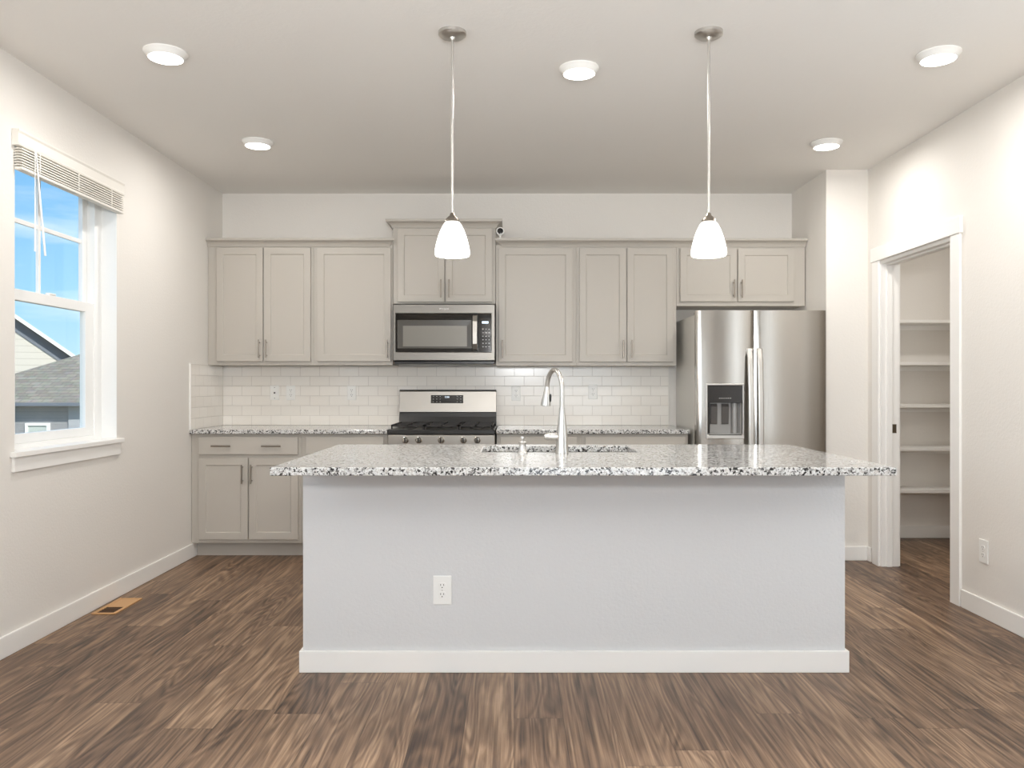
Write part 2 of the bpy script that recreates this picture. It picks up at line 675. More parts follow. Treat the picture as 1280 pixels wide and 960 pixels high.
struct('floor', box(LW - 0.2, 4.5, REAR - 0.2, PY1 + 0.1, -0.12, 0), 'floor')
struct('ceiling', box(LW - 0.2, 4.5, REAR - 0.2, PY1 + 0.1, CH, CH + 0.15), 'ceiling')
WIN = (3.688, 4.638, 0.900, 2.385)
WIN2 = (0.1, 1.9, 0.9, 2.3)  # unseen opening, added for light from the left
struct('wall_left', slab_with_holes('X', LW - WT, LW, [REAR, BW + 0.15], [0, CH], [WIN, WIN2]), 'wall')
struct('wall_back', box(LW - WT, RW + 0.02, BW, BW + 0.15, 0, CH), 'wall')
DOOR = (4.53, 5.44, -0.001, 2.07)
struct('wall_right', slab_with_holes('X', RW, RW + 0.12, [REAR, PY1], [-0.001, CH], [DOOR, (-0.9, 1.9, -0.001, 2.45), (2.1, 3.0, 0.6, 2.3)]), 'wall')  # unseen hall and side-window openings, added for fridge reflections
struct('wall_alcove', box(ALC, RW, STUB_Y, BW, 0, CH), 'wall')
struct('wall_rear', slab_with_holes('Y', REAR - 0.12, REAR, [LW - WT, RW + 0.12], [-0.001, CH],
                                    [(-0.15, 2.15, -0.001, 2.05)]), 'wall')
struct('wall_pantry_back', box(RW + 0.12, PX1 + 0.1, PY1, PY1 + 0.1, 0, CH), 'wall')
struct('wall_pantry_right', box(PX1, PX1 + 0.1, 3.9, PY1, 0, CH), 'wall')
struct('wall_pantry_near', box(RW + 0.12, PX1 + 0.1, 3.8, 3.9, 0, CH), 'wall')

struct('added_hall_wall', slab_with_holes('X', 4.3, 4.4, [-1.1, 2.1], [0, CH], []), 'wall')  # unseen hall walls, added to give the fridge a dim reflection
struct('added_hall_wall_near', box(RW + 0.12, 4.3, -1.1, -1.0, 0, CH), 'wall')
struct('added_hall_wall_far', box(RW + 0.12, 4.3, 2.0, 2.1, 0, CH), 'wall')

# baseboards
BH, BT = 0.100, 0.013


def baseboard(name, x0, x1, y0, y1):
    return struct(name, box(x0, x1, y0, y1, 0, BH), 'trim', bevel=0.004)


baseboard('baseboard_left', LW, LW + BT, REAR, 5.787)
baseboard('baseboard_right', RW - BT, RW, 1.9, 4.432)
baseboard('baseboard_stub', ALC, RW - BT, STUB_Y - BT, STUB_Y)
baseboard('baseboard_corner', RW - BT, RW, 5.560, STUB_Y)
baseboard('baseboard_pantry', RW + 0.12, PX1, PY1 - BT, PY1)
baseboard('baseboard_right_rear', RW - BT, RW, REAR, -0.9)
baseboard('baseboard_rear', LW + BT, -0.2, REAR, REAR + BT)

# rear glazing, unseen and added to light the room (behind the camera)
added_door2 = struct_empty('added_door_2', (1.0, REAR, 0))
fr = slab_with_holes('Y', REAR - 0.09, REAR - 0.03, [-0.15, 2.15], [0, 2.05], [(-0.08, 0.96, 0.08, 1.98), (1.04, 2.08, 0.08, 1.98)])
struct('door_frame', fr, 'vinyl', added_door2)
added_win2 = struct_empty('added_window_2', (LW, 1.0, 0.9))
fr = slab_with_holes('X', LW - 0.15, LW - 0.08, [0.1, 1.9], [0.9, 2.3], [(0.16, 0.97, 0.96, 2.24), (1.03, 1.84, 0.96, 2.24)])
struct('window_frame', fr, 'vinyl', added_win2)

added_win3 = struct_empty('added_window_3', (RW, 2.5, 0.6))  # unseen window, added so the fridge reflects a bright streak
fr = slab_with_holes('X', RW + 0.085, RW + 0.118, [2.1, 3.0], [0.6, 2.3], [(2.14, 2.96, 0.64, 2.26)])
struct('window_frame', fr, 'vinyl', added_win3)

# left window
w1 = struct_empty('window_1', (LW, 4.16, 0.9))
y0, y1, z0, z1 = WIN
XF = LW - 0.088               # inner face of the vinyl frame
struct('window_frame', slab_with_holes('X', LW - WT, XF, [y0, y1], [z0, z1], [(y0 + 0.075, y1 - 0.075, z0 + 0.045, z1 - 0.045)]), 'vinyl', w1, 0.003)
MR = 1.665                    # meeting rail height
up = struct('upper_sash', slab_with_holes('X', LW - 0.156, LW - 0.131, [y0 + 0.075, y1 - 0.075], [MR - 0.02, z1 - 0.045],
                                          [(y0 + 0.125, y1 - 0.125, MR + 0.025, z1 - 0.085)]), 'vinyl', w1, 0.002)
lo = struct('lower_sash', slab_with_holes('X', LW - 0.129, LW - 0.096, [y0 + 0.075, y1 - 0.075], [z0 + 0.045, MR + 0.03],
                                          [(y0 + 0.160, y1 - 0.160, z0 + 0.093, MR - 0.025)]), 'vinyl', w1, 0.003)
yc = (y0 + y1) / 2
ym = yc - 0.05
struct('grille_bar', box(LW - 0.150, LW - 0.137, ym - 0.011, ym + 0.011, MR + 0.025, z1 - 0.085), 'vinyl', up)
struct('grille_bar', box(LW - 0.1495, LW - 0.1375, y0 + 0.125, y1 - 0.125, 2.028, 2.05), 'vinyl', up)
struct('pane', box(LW - 0.1555, LW - 0.1515, y0 + 0.12, y1 - 0.12, MR + 0.02, z1 - 0.08), 'glass', up)
struct('pane', box(LW - 0.114, LW - 0.110, y0 + 0.155, y1 - 0.155, z0 + 0.09, MR - 0.02), 'glass', lo)
struct('sash_lock', box(LW - 0.12, LW - 0.095, yc - 0.03, yc + 0.03, MR + 0.03, MR + 0.042), 'vinyl', lo, 0.004)
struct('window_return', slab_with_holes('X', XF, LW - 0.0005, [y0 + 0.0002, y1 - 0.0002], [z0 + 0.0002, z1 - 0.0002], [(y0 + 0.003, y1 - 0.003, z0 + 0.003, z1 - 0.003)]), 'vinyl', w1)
struct('window_sill', box(XF, LW - 0.0005, y0 + 0.0035, y1 - 0.0035, 0.9035, 0.921), 'trim', w1)
struct('window_stool', box(LW, LW + 0.030, y0 - 0.035, y1 + 0.035, 0.897, 0.9212), 'trim', w1, 0.003)
struct('window_apron', box(LW, LW + 0.014, y0 - 0.022, y1 + 0.022, 0.828, 0.8965), 'trim', w1, 0.002)

# pantry doorway
d1 = struct_empty('door_1', (RW, 4.985, 0))
dy0, dy1, dz = DOOR[0], DOOR[1], 2.07
struct('door_jamb', slab_with_holes('X', RW - 0.001, RW + 0.121, [dy0, dy1], [0, dz], [(dy0 + 0.018, dy1 - 0.018, 0, dz - 0.018)]), 'trim', d1)
struct('door_stop', slab_with_holes('X', RW + 0.035, RW + 0.072, [dy0 + 0.018, dy1 - 0.018], [0, dz - 0.018],
                                    [(dy0 + 0.030, dy1 - 0.030, 0, dz - 0.030)]), 'trim', d1, 0.002)
for xa, xb in ((RW - 0.016, RW), (RW + 0.12, RW + 0.136)):
    struct('door_casing', box(xa, xb, dy1 - 0.006, dy1 + 0.086, 0, dz + 0.005), 'trim', d1, 0.002)
    struct('door_casing', box(xa, xb, dy0 - 0.088, dy0 + 0.006, 0, dz + 0.005), 'trim', d1, 0.002)
struct('head_casing', box(RW - 0.022, RW, dy0 - 0.100, dy1 + 0.098, dz + 0.005, dz + 0.098), 'trim', d1, 0.002)
struct('strike_plate', box(RW + 0.072, RW + 0.104, dy1 - 0.0195, dy1 - 0.0175, 0.905, 0.965), 'brass', d1)

# ------------------------------------------------------------------ pantry shelves
names = ['topmost white shelf inside the pantry doorway', 'second white pantry shelf from the top',
         'middle white pantry shelf, level with the kitchen worktop tiles', 'second lowest white pantry shelf, below the strike plate',
         'lowest white pantry shelf, above the pantry baseboard']
for z, lab in zip((1.737, 1.409, 1.080, 0.745, 0.417), names):
    t = thing('pantry_shelf', lab, 'shelf', (3.2, 6.45, z - 0.024), 'white shelves on the pantry back wall')
    obj('board', box(RW + 0.122, PX1 - 0.002, 6.20, PY1 - 0.001, z - 0.024, z), 'trim', t, 0.002)
    obj('cleat', box(RW + 0.122, PX1 - 0.002, PY1 - 0.02, PY1 - 0.001, z - 0.064, z - 0.0245), 'trim', t, 0.001)

# ------------------------------------------------------------------ cabinets
FD = 0.020     # door thickness


def shaker(x0, x1, z0, z1, yb, s=-1, rail=0.050, rec=0.007, bev=0.003):
    """shaker front: back at yb, face toward s*Y"""
    yf = yb + s * FD
    yr = yf - s * rec
    bm = bmesh.new()

    def ring(a, y):
        return [bm.verts.new((px, y, pz)) for px, pz in ((x0 + a, z0 + a), (x1 - a, z0 + a), (x1 - a, z1 - a), (x0 + a, z1 - a))]
    rings = [ring(0, yb), ring(0, yf), ring(rail, yf), ring(rail + 0.003, yr)]
    bm.faces.new(rings[0])
    for A, B in zip(rings, rings[1:]):
        for i in range(4):
            j = (i + 1) % 4
            bm.faces.new((A[i], A[j], B[j], B[i]))
    bm.faces.new(rings[-1])
    return bm


def pull(parent, x, z, yf, vertical=True, s=-1, L=0.136, sp=0.096):
    bm = bmesh.new()
    y = yf + s * 0.030
    if vertical:
        cyl(bm, (x, y, z - L / 2), (x, y, z + L / 2), 0.0055, seg=16)
        for d in (-sp / 2, sp / 2):
            cyl(bm, (x, yf, z + d), (x, y, z + d), 0.0048, seg=12)
    else:
        cyl(bm, (x - L / 2, y, z), (x + L / 2, y, z), 0.0055, seg=16)
        for d in (-sp / 2, sp / 2):
            cyl(bm, (x + d, yf, z), (x + d, y, z), 0.0048, seg=12)
    return obj('handle', bm, 'pull', parent, smooth=True)


UF = 6.012     # face-frame plane of the wall cabinets
UD = UF - FD
BF = 5.707     # face-frame plane of the base cabinets
BD = BF - FD


def wall_cabinet(label, x0, x1, z0, z1, doors):
    t = thing('wall_cabinet', label, 'cabinet', ((x0 + x1) / 2, BW, z0), 'greige wall cabinets')
    obj('body', box(x0 + 0.0005, x1 - 0.0005, UF, BW - 0.001, z0, z1), 'cab', t, 0.0015)
    for dx0, dx1, dz0, dz1, hx, hz in doors:
        d = obj('door', shaker(dx0, dx1, dz0, dz1, UF), 'cab', t, 0.002)
        pull(d, hx, hz, UD)
    return t


ZU0, ZU1 = 1.381, 2.285
DZ0, DZ1, HZ = 1.409, 2.261, 1.502
wall_cabinet('two-door greige wall cabinet at the left wall', LW + 0.002, -1.509, ZU0, ZU1,
             [(-2.233, -1.885, DZ0, DZ1, -1.908, HZ), (-1.877, -1.528, DZ0, DZ1, -1.855, HZ)])
wall_cabinet('wide single-door greige wall cabinet left of the microwave', -1.509, -0.914, ZU0, ZU1,
             [(-1.478, -0.926, DZ0, DZ1, -0.950, HZ)])
wall_cabinet('short raised greige cabinet above the microwave', -0.912, -0.141, 1.842, 2.425,
             [(-0.876, -0.524, 1.854, 2.404, -0.549, 1.951), (-0.516, -0.167, 1.854, 2.404, -0.489, 1.951)])
wall_cabinet('wide single-door greige wall cabinet right of the microwave', -0.139, 0.463, ZU0 - 0.004, ZU1,
             [(-0.118, 0.435, DZ0 - 0.004, DZ1 - 0.004, -0.091, HZ - 0.002)])
wall_cabinet('two-door greige wall cabinet between the wide door and the fridge cabinet', 0.463, 1.217, ZU0 - 0.004, ZU1,
             [(0.488, 0.838, DZ0 - 0.004, DZ1 - 0.004, 0.814, HZ - 0.002), (0.846, 1.192, DZ0 - 0.004, DZ1 - 0.004, 0.876, HZ - 0.002)])
wall_cabinet('short two-door greige cabinet above the refrigerator', 1.217, 2.183, 1.825, ZU1,
             [(1.243, 1.666, 1.857, 2.254, 1.642, 1.949), (1.676, 2.098, 1.857, 2.254, 1.700, 1.949)])

# crown moulding: profile of (forward, height) swept along the front with mitred returns
CROWN = [(0.000, 0.000), (0.006, 0.000), (0.008, 0.006), (0.014, 0.018), (0.026, 0.030), (0.042, 0.038), (0.048, 0.042), (0.050, 0.052), (0.050, 0.058), (0.000, 0.058)]


def crown(name, label, x0, x1, z, left, right):
    """left/right: 'wall' square cut, 'face' mitred and stopped at the face, 'side' mitred and run back to the wall"""
    bm = bmesh.new()
    secs = []

    def sec(fn):
        secs.append([bm.verts.new(fn(p, h)) for p, h in CROWN])
    yb = BW - 0.002
    yf = UF - 0.001
    if left == 'side':
        sec(lambda p, h: (x0 - p, yb, z + h))
    if left == 'wall':
        sec(lambda p, h: (x0, yf - p, z + h))
    else:
        sec(lambda p, h: (x0 - p, yf - p, z + h))
    if right == 'wall':
        sec(lambda p, h: (x1, yf - p, z + h))
    else:
        sec(lambda p, h: (x1 + p, yf - p, z + h))
    if right == 'side':
        sec(lambda p, h: (x1 + p, yb, z + h))
    n = len(CROWN)
    for A, B in zip(secs, secs[1:]):
        for i in range(n):
            j = (i + 1) % n
            bm.faces.new((A[i], A[j], B[j], B[i]))
    bm.faces.new(secs[0])
    bm.faces.new(secs[-1])
    o = obj(name, bm, 'cab', smooth=False)
    tag(o, label, 'moulding', 'cabinet crown mouldings')
    return o


crown('crown_moulding', 'greige crown moulding on the wall cabinets left of the microwave', LW + 0.002, -0.945, 2.270, 'wall', 'face')
crown('crown_moulding', 'raised greige crown moulding on the cabinet above the microwave', -0.9125, -0.1405, 2.412, 'side', 'side')
crown('crown_moulding', 'long greige crown moulding on the cabinets from the microwave to the fridge', -0.090, ALC - 0.003, 2.268, 'face', 'wall')


def base_cabinet(label, x0, x1, drawers, doors):
    t = thing('base_cabinet', label, 'cabinet', ((x0 + x1) / 2, BW, 0), 'greige base cabinets on the back wall')
    obj('body', box(x0 + 0.0005, x1 - 0.0005, BF, BW - 0.001, 0.104, 0.8835), 'cab', t, 0.0015)
    obj('toe_kick', box(x0 + 0.0005, x1 - 0.0005, 5.787, BW - 0.001, 0, 0.1035), 'cab', t)
    for dx0, dx1, hs in drawers:
        d = obj('drawer', box(dx0, dx1, BD, BF, 0.737, 0.862), 'cab', t, 0.003)
        for hx in hs:
            pull(d, hx, 0.799, BD, False)
    for dx0, dx1, hx in doors:
        d = obj('door', shaker(dx0, dx1, 0.132, 0.711, BF), 'cab', t, 0.002)
        pull(d, hx, 0.600, BD)
    return t


base_cabinet('two-door greige base cabinet with a wide drawer by the left wall', LW + 0.002, -1.518,
             [(-2.246, -1.540, (-2.078, -1.723))], [(-2.246, -1.896, -1.930), (-1.886, -1.539, -1.865)])
base_cabinet('greige base cabinet with one drawer between the corner unit and the range', -1.518, -0.905,
             [(-1.485, -0.930, (-1.21,))], [(-1.485, -0.930, -0.96)])
base_cabinet('greige base cabinet with one drawer immediately right of the range', -0.127, 0.474,
             [(-0.100, 0.447, (0.17,))], [(-0.100, 0.447, -0.07)])
base_cabinet('greige base cabinet with a wide drawer beside the refrigerator', 0.474, 1.238,
             [(0.502, 1.214, (0.68, 1.03))], [(0.502, 0.853, 0.83), (0.862, 1.214, 0.885)])

# ------------------------------------------------------------------ worktops and backsplash
tag(obj('countertop', box(LW + 0.001, -0.903, 5.669, BW - 0.0095, 0.884, 0.914), 'granite', bevel=0.004),
    'speckled granite worktop on the base cabinets left of the range', 'countertop')
tag(obj('countertop', box(-0.129, 1.245, 5.669, BW - 0.0095, 0.884, 0.914), 'granite', bevel=0.004),
    'speckled granite worktop between the range and the refrigerator', 'countertop')
t = thing('tile_backsplash', 'white subway tile backsplash on the back wall above the worktops', 'backsplash', (-0.5, BW, 0.914))
obj('tile_panel', box(LW + 0.009, 1.213, BW - 0.009, BW - 0.0005, 0.9145, 1.3765), 'tile_back', t)
obj('edge_trim', box(1.2132, 1.219, BW - 0.011, BW - 0.0005, 0.9145, 1.3765), 'slat', t)
t = thing('tile_backsplash', 'short return of white subway tile on the left wall beside the worktop end', 'backsplash', (LW, 6.0, 0.914))
obj('tile_panel', box(LW + 0.0005, LW + 0.0085, 5.676, BW - 0.0095, 0.9145, 1.3805), 'tile_left', t)
obj('edge_trim', box(LW + 0.0005, LW + 0.011, 5.669, 5.6758, 0.9145, 1.386), 'trim', t)


# ------------------------------------------------------------------ outlets
def outlet(label, loc, facing, w=0.080, h=0.124, kind='duplex', group=None):
    """built facing -Y at loc (the centre, on the wall plane) then turned"""
    t = thing('wall_outlet', label, 'outlet', (0, 0, 0), group)
    obj('cover_plate', box(-w / 2, w / 2, -0.006, 0, -h / 2, h / 2), 'plastic', t, 0.003)
    if kind == 'duplex':
        for dz in (-0.0195, 0.0195):
            bm = bmesh.new()
            pts = []
            for k in range(28):
                a = 2 * PI * k / 28
                pts.append((0.0172 * math.cos(a), max(-0.0135, min(0.0135, 0.0172 * math.sin(a))) + dz))
            prism(bm, pts, 'Y', -0.0085, -0.004)
            r = obj('receptacle', bm, 'plastic', t, 0.0005)
            for sx in (-0.0065, 0.0065):
                obj('slot', box(sx - 0.0012, sx + 0.0012, -0.0089, -0.006, dz + 0.0005, dz + 0.008), 'slot', r)
            bm = bmesh.new()
            cyl(bm, (0, -0.0089, dz - 0.0068), (0, -0.006, dz - 0.0068), 0.0025, seg=12)
            obj('ground_hole', bm, 'slot', r)
        bm = bmesh.new()
        cyl(bm, (0, -0.0072, 0), (0, -0.005, 0), 0.003, seg=12)
        obj('screw', bm, 'nickel', t)
    else:
        bm = bmesh.new()
        cyl(bm, (0, -0.012, 0), (0, -0.004, 0), 0.0062, seg=18)
        obj('jack', bm, 'slot', t)
        for dz in (-0.042, 0.042):
            bm = bmesh.new()
            cyl(bm, (0, -0.0072, dz), (0, -0.005, dz), 0.003, seg=12)
            obj('screw', bm, 'slot', t)
    t.location = loc
    t.rotation_euler = (0, 0, {'-Y': 0, '-X': -PI / 2}[facing])
    return t


outlet('white duplex outlet on the island front panel', (-0.309, 3.4295, 0.351), '-Y')
outlet('white duplex outlet on the right wall beside the pantry doorway', (RW - 0.0005, 4.23, 0.350), '-X')
G = 'outlet plates on the tile backsplash'
outlet('white cable jack plate, leftmost of the plates on the tile', (-1.889, BW - 0.0095, 1.170), '-Y', 0.070, 0.115, 'jack', G)
outlet('white duplex outlet on the tile beside the cable jack plate', (-1.762, BW - 0.0095, 1.170), '-Y', 0.070, 0.115, group=G)
outlet('white duplex outlet on the tile nearest the range on its left', (-1.282, BW - 0.0095, 1.170), '-Y', 0.070, 0.115, group=G)
outlet('white duplex outlet on the tile just right of the range', (0.013, BW - 0.0095, 1.166), '-Y', 0.070, 0.115, group=G)
outlet('white duplex outlet on the tile right of the faucet', (0.619, BW - 0.0095, 1.178), '-Y', 0.070, 0.115, group=G)

# ------------------------------------------------------------------ island
IX0, IX1, IY0 = -0.906, 1.417, 3.430
IY1 = 4.205
t = thing('kitchen_island', 'white drywall kitchen island with a white baseboard under the granite slab', 'island', (0.25, 3.85, 0))
bm = bmesh.new()
# U shaped drywall knee wall, one closed prism
prism(bm, [(IX0, IY0), (IX1, IY0), (IX1, IY1), (IX1 - 0.09, IY1), (IX1 - 0.09, IY0 + 0.12), (IX0 + 0.09, IY0 + 0.12), (IX0 + 0.09, IY1), (IX0, IY1)], 'Z', 0, 0.862)
obj('knee_wall', bm, 'island_wall', t)
o_ = 0.014
bm = bmesh.new()
prism(bm, [(IX0 - o_, IY0 - o_), (IX1 + o_, IY0 - o_), (IX1 + o_, IY1), (IX1 + 0.0003, IY1), (IX1 + 0.0003, IY0 - 0.0003), (IX0 - 0.0003, IY0 - 0.0003), (IX0 - 0.0003, IY1), (IX0 - o_, IY1)], 'Z', 0, 0.093)
obj('baseboard', bm, 'trim', t, 0.003)
bm = bmesh.new()
prism(bm, [(IX0 - o_, IY0 - o_), (IX1 + o_, IY0 - o_), (IX1 + o_, IY1), (IX1 - 0.09, IY1), (IX1 - 0.09, IY0 + 0.12), (IX0 + 0.09, IY0 + 0.12), (IX0 + 0.09, IY1), (IX0 - o_, IY1)], 'Z', 0.8622, 0.8815)
obj('cap_trim', bm, 'trim', t, 0.001)
bm = bmesh.new()
a, b_ = IX0 + 0.092, IX1 - 0.092
prism(bm, [(a, IY0 + 0.122), (a + 0.018, IY0 + 0.122), (a + 0.018, IY1 - 0.02), (b_ - 0.018, IY1 - 0.02), (b_ - 0.018, IY0 + 0.122), (b_, IY0 + 0.122), (b_, IY1), (a, IY1)], 'Z', 0.104, 0.88)
obj('cabinet_body', bm, 'cab', t)
obj('toe_kick', box(a, b_, IY1 - 0.09, IY1 - 0.07, 0, 0.1035), 'cab', t)
wd = (b_ - a) / 4
for k in range(4):
    d = obj('door', shaker(a + k * wd + 0.006, a + (k + 1) * wd - 0.006, 0.13, 0.86, IY1, s=1), 'cab', t, 0.002)
    hx = a + (k + 1) * wd - 0.03 if k % 2 == 0 else a + k * wd + 0.03
    pull(d, hx, 0.75, IY1 + FD, True, s=1)

SX0, SX1, SY0, SY1 = -0.157, 0.585, 3.752, 4.150
o = obj('island_countertop', slab_with_holes('Z', 0.882, 0.914, [-0.936, 1.462], [3.058, 4.259], [(SX0, SX1, SY0, SY1)]), 'granite', bevel=0.004)
tag(o, 'large speckled granite slab on the island with a sink cut-out', 'countertop')

# undermount sink: an open bowl
t = thing('kitchen_sink', 'stainless undermount sink in the island slab behind the faucet', 'sink', ((SX0 + SX1) / 2, 3.95, 0.66))
bm = bmesh.new()


def rr(x0, x1, y0, y1, z, r, n=5):
    out = []
    for cx, cy, a0 in ((x1 - r, y1 - r, 0), (x0 + r, y1 - r, PI / 2), (x0 + r, y0 + r, PI), (x1 - r, y0 + r, 1.5 * PI)):
        for k in range(n + 1):
            q = a0 + PI / 2 * k / n
            out.append(bm.verts.new((cx + r * math.cos(q), cy + r * math.sin(q), z)))
    return out


R = [rr(SX0 - 0.018, SX1 + 0.018, SY0 - 0.018, SY1 + 0.018, 0.8815, 0.03), rr(SX0 - 0.002, SX1 + 0.002, SY0 - 0.002, SY1 + 0.002, 0.8815, 0.025),
     rr(SX0 + 0.002, SX1 - 0.002, SY0 + 0.002, SY1 - 0.002, 0.70, 0.03), rr(SX0 + 0.03, SX1 - 0.03, SY0 + 0.03, SY1 - 0.03, 0.672, 0.03),
     ]
O = [rr(SX0 + 0.03, SX1 - 0.03, SY0 + 0.03, SY1 - 0.03, 0.669, 0.03), rr(SX0 - 0.001, SX1 + 0.001, SY0 - 0.001, SY1 + 0.001, 0.698, 0.03),
     rr(SX0 - 0.005, SX1 + 0.005, SY0 - 0.005, SY1 + 0.005, 0.8785, 0.025), rr(SX0 - 0.018, SX1 + 0.018, SY0 - 0.018, SY1 + 0.018, 0.8785, 0.03)]
for rings in (R, O):
    for A, B in zip(rings, rings[1:]):
        for i in range(len(A)):
            j = (i + 1) % len(A)
            bm.faces.new((A[i], A[j], B[j], B[i]))
bm.faces.new(R[-1])
bm.faces.new(O[0])
for i in range(len(R[0])):
    j = (i + 1) % len(R[0])
    bm.faces.new((R[0][i], R[0][j], O[-1][j], O[-1][i]))
obj('basin', bm, 'steel_h', t, smooth=True)
bm = bmesh.new()
lathe(bm, [(0.045, 0.0), (0.045, 0.003), (0.03, 0.002), (0.0, 0.001)], ((SX0 + SX1) / 2, 3.95, 0.6725), 24)
obj('drain', bm, 'nickel', t)

# faucet
fx, fy, fz = 0.2195, 3.690, 0.914
t = thing('kitchen_faucet', 'tall gooseneck pull-down faucet in satin nickel on the island slab', 'faucet', (fx, fy, fz))
bm = bmesh.new()
lathe(bm, [(0.031, 0), (0.0315, 0.004), (0.029, 0.012), (0.0275, 0.030), (0.0265, 0.060), (0.024, 0.095), (0.0195, 0.140), (0.0150, 0.180), (0.0135, 0.205), (0.0135, 0.212), (0.0, 0.2125)], (fx, fy, fz))
obj('body', bm, 'nickel', t, smooth=True)
hx_, hy_ = 0.158, 3.868        # where the spray head hangs
bm = bmesh.new()
pts = [(fx, fy, fz + 0.21), (fx, fy, fz + 0.26), (fx, fy, fz + 0.295)]
for k in range(1, 17):
    a = PI * k / 16 * 0.955
    u = (1 - math.cos(a)) / 2
    pts.append((fx + (hx_ - fx) * u, fy + (hy_ - fy) * u, fz + 0.295 + 0.092 * math.sin(a)))
obj('spout', (tube(bm, pts, 0.0108), bm)[1], 'nickel', t, smooth=True)
p = Vector(pts[-1])
bm = bmesh.new()
hd = Vector((-0.075, 0.10, -1)).normalized()
tube(bm, [p, p + hd * 0.018, p + hd * 0.020, p + hd * 0.045, p + hd * 0.080, p + hd * 0.092, p + hd * 0.094], [0.0122, 0.0130, 0.0145, 0.0175, 0.0235, 0.0240, 0.0200])
sh = obj('spray_head', bm, 'nickel', t, smooth=True)
bm = bmesh.new()
q = p + hd * 0.06 + Vector((0.0185, -0.008, 0.004))
tube(bm, [q - hd * 0.020, q - hd * 0.012, q + hd * 0.014, q + hd * 0.022], [0.003, 0.0062, 0.0068, 0.003], 12)
obj('spray_button', bm, 'black_matte', sh, smooth=True)
bm = bmesh.new()
hz_ = fz + 0.078
lathe(bm, [(0.0, 0.0), (0.010, 0.001), (0.0155, 0.008), (0.0175, 0.018), (0.0175, 0.026), (0.0160, 0.027), (0.0170, 0.028), (0.0175, 0.055), (0.015, 0.072), (0.0, 0.073)],
      (fx - 0.082, fy, hz_), 28, 'X')
lv = obj('lever_handle', bm, 'nickel', t, smooth=True)

# soap dispenser
t = thing('soap_dispenser', 'small satin nickel soap pump on the island slab left of the faucet', 'soap dispenser', (0.037, 3.69, 0.914))
bm = bmesh.new()
lathe(bm, [(0.0245, 0), (0.0245, 0.004), (0.0205, 0.008), (0.019, 0.020), (0.0155, 0.032), (0.0160, 0.046), (0.0195, 0.052), (0.0165, 0.056), (0.0, 0.057)], (0.037, 3.69, 0.914))
obj('base', bm, 'nickel', t, smooth=True)
bm = bmesh.new()
lathe(bm, [(0.007, 0.0), (0.007, 0.010), (0.010, 0.014), (0.009, 0.022), (0.0, 0.024)], (0.037, 3.69, 0.970))
ph = obj('pump_head', bm, 'nickel', t, smooth=True)
bm = bmesh.new()
tube(bm, [(0.037, 3.69, 0.986), (0.035, 3.73, 0.986), (0.034, 3.765, 0.978)], [0.006, 0.005, 0.004], 12)
obj('nozzle', bm, 'nickel', ph, smooth=True)

# ------------------------------------------------------------------ microwave
MY = 5.907
t = thing('microwave', 'stainless over-the-range microwave under the raised cabinet', 'microwave', (-0.516, 6.1, 1.39))
ax, bx_ = -0.898, -0.152
ax1 = -0.150
x0, x1 = PX(491.2, MY), PX(618.6, MY)
z1, z0 = PZ(380.3, MY), PZ(450.5, MY)
obj('case', box(x0 + 0.003, x1 - 0.003, MY + 0.028, BW - 0.012, z0 - 0.006, z1), 'black_matte', t, 0.003)
gx0, gx1, gz0, gz1 = PX(494.4, MY), PX(614.2, MY), PZ(440.3, MY), PZ(391.7, MY)
obj('front_trim', slab_with_holes('Y', MY, MY + 0.0275, [x0, x1], [z0, z1 - 0.001], [(gx0, gx1, gz0, gz1)]), 'steel_m', t, 0.003)
bm = text_bm('Whirlpool', 0.017, (PX(555, MY), MY - 0.0008, PZ(386, MY)))
obj('badge', bm, 'white_ink', t)
cx0 = PX(597.6, MY)
dr = obj('door', box(gx0 + 0.001, cx0 - 0.001, MY + 0.004, MY + 0.0275, gz0 + 0.001, gz1 - 0.001), 'black_glass', t, 0.001)
wx0, wx1, wz0, wz1 = PX(496.6, MY), PX(589.4, MY), PZ(435.4, MY), PZ(400, MY)
ix0, ix1, iz0, iz1 = PX(503.6, MY), PX(583.6, MY), PZ(433.0, MY), PZ(407.2, MY)
bm = bmesh.new()
ringA = [bm.verts.new(v) for v in ((wx0, MY + 0.0025, wz0), (wx1, MY + 0.0025, wz0), (wx1, MY + 0.0025, wz1), (wx0, MY + 0.0025, wz1))]
ringB = [bm.verts.new(v) for v in ((ix0, MY + 0.0035, iz0), (ix1, MY + 0.0035, iz0), (ix1, MY + 0.0035, iz1), (ix0, MY + 0.0035, iz1))]
ringC = [bm.verts.new((v.co.x, MY + 0.0045, v.co.z)) for v in ringA]
for i in range(4):
    j = (i + 1) % 4
    bm.faces.new((ringA[i], ringA[j], ringB[j], ringB[i]))
    bm.faces.new((ringA[i], ringA[j], ringC[j], ringC[i]))
obj('window_border', bm, 'micro_frame', dr)
obj('window', box(ix0 - 0.001, ix1 + 0.001, MY + 0.0036, MY + 0.0042, iz0 - 0.001, iz1 + 0.001), 'micro_window', dr)
hx0, hx1, hz0, hz1 = PX(590.6, MY), PX(597.0, MY), PZ(438.4, MY), PZ(393.6, MY)
bm = bmesh.new()
prism(bm, [(MY + 0.004, hz0), (MY - 0.020, hz0 + 0.010), (MY - 0.034, hz0 + 0.05), (MY - 0.038, (hz0 + hz1) / 2), (MY - 0.034, hz1 - 0.05), (MY - 0.020, hz1 - 0.010), (MY + 0.004, hz1),
           (MY - 0.002, hz1 - 0.02), (MY - 0.018, hz1 - 0.055), (MY - 0.022, (hz0 + hz1) / 2), (MY - 0.018, hz0 + 0.055), (MY - 0.002, hz0 + 0.02)], 'X', hx0 + 0.002, hx1 - 0.002)
obj('handle', bm, 'steel_h', dr, 0.002)
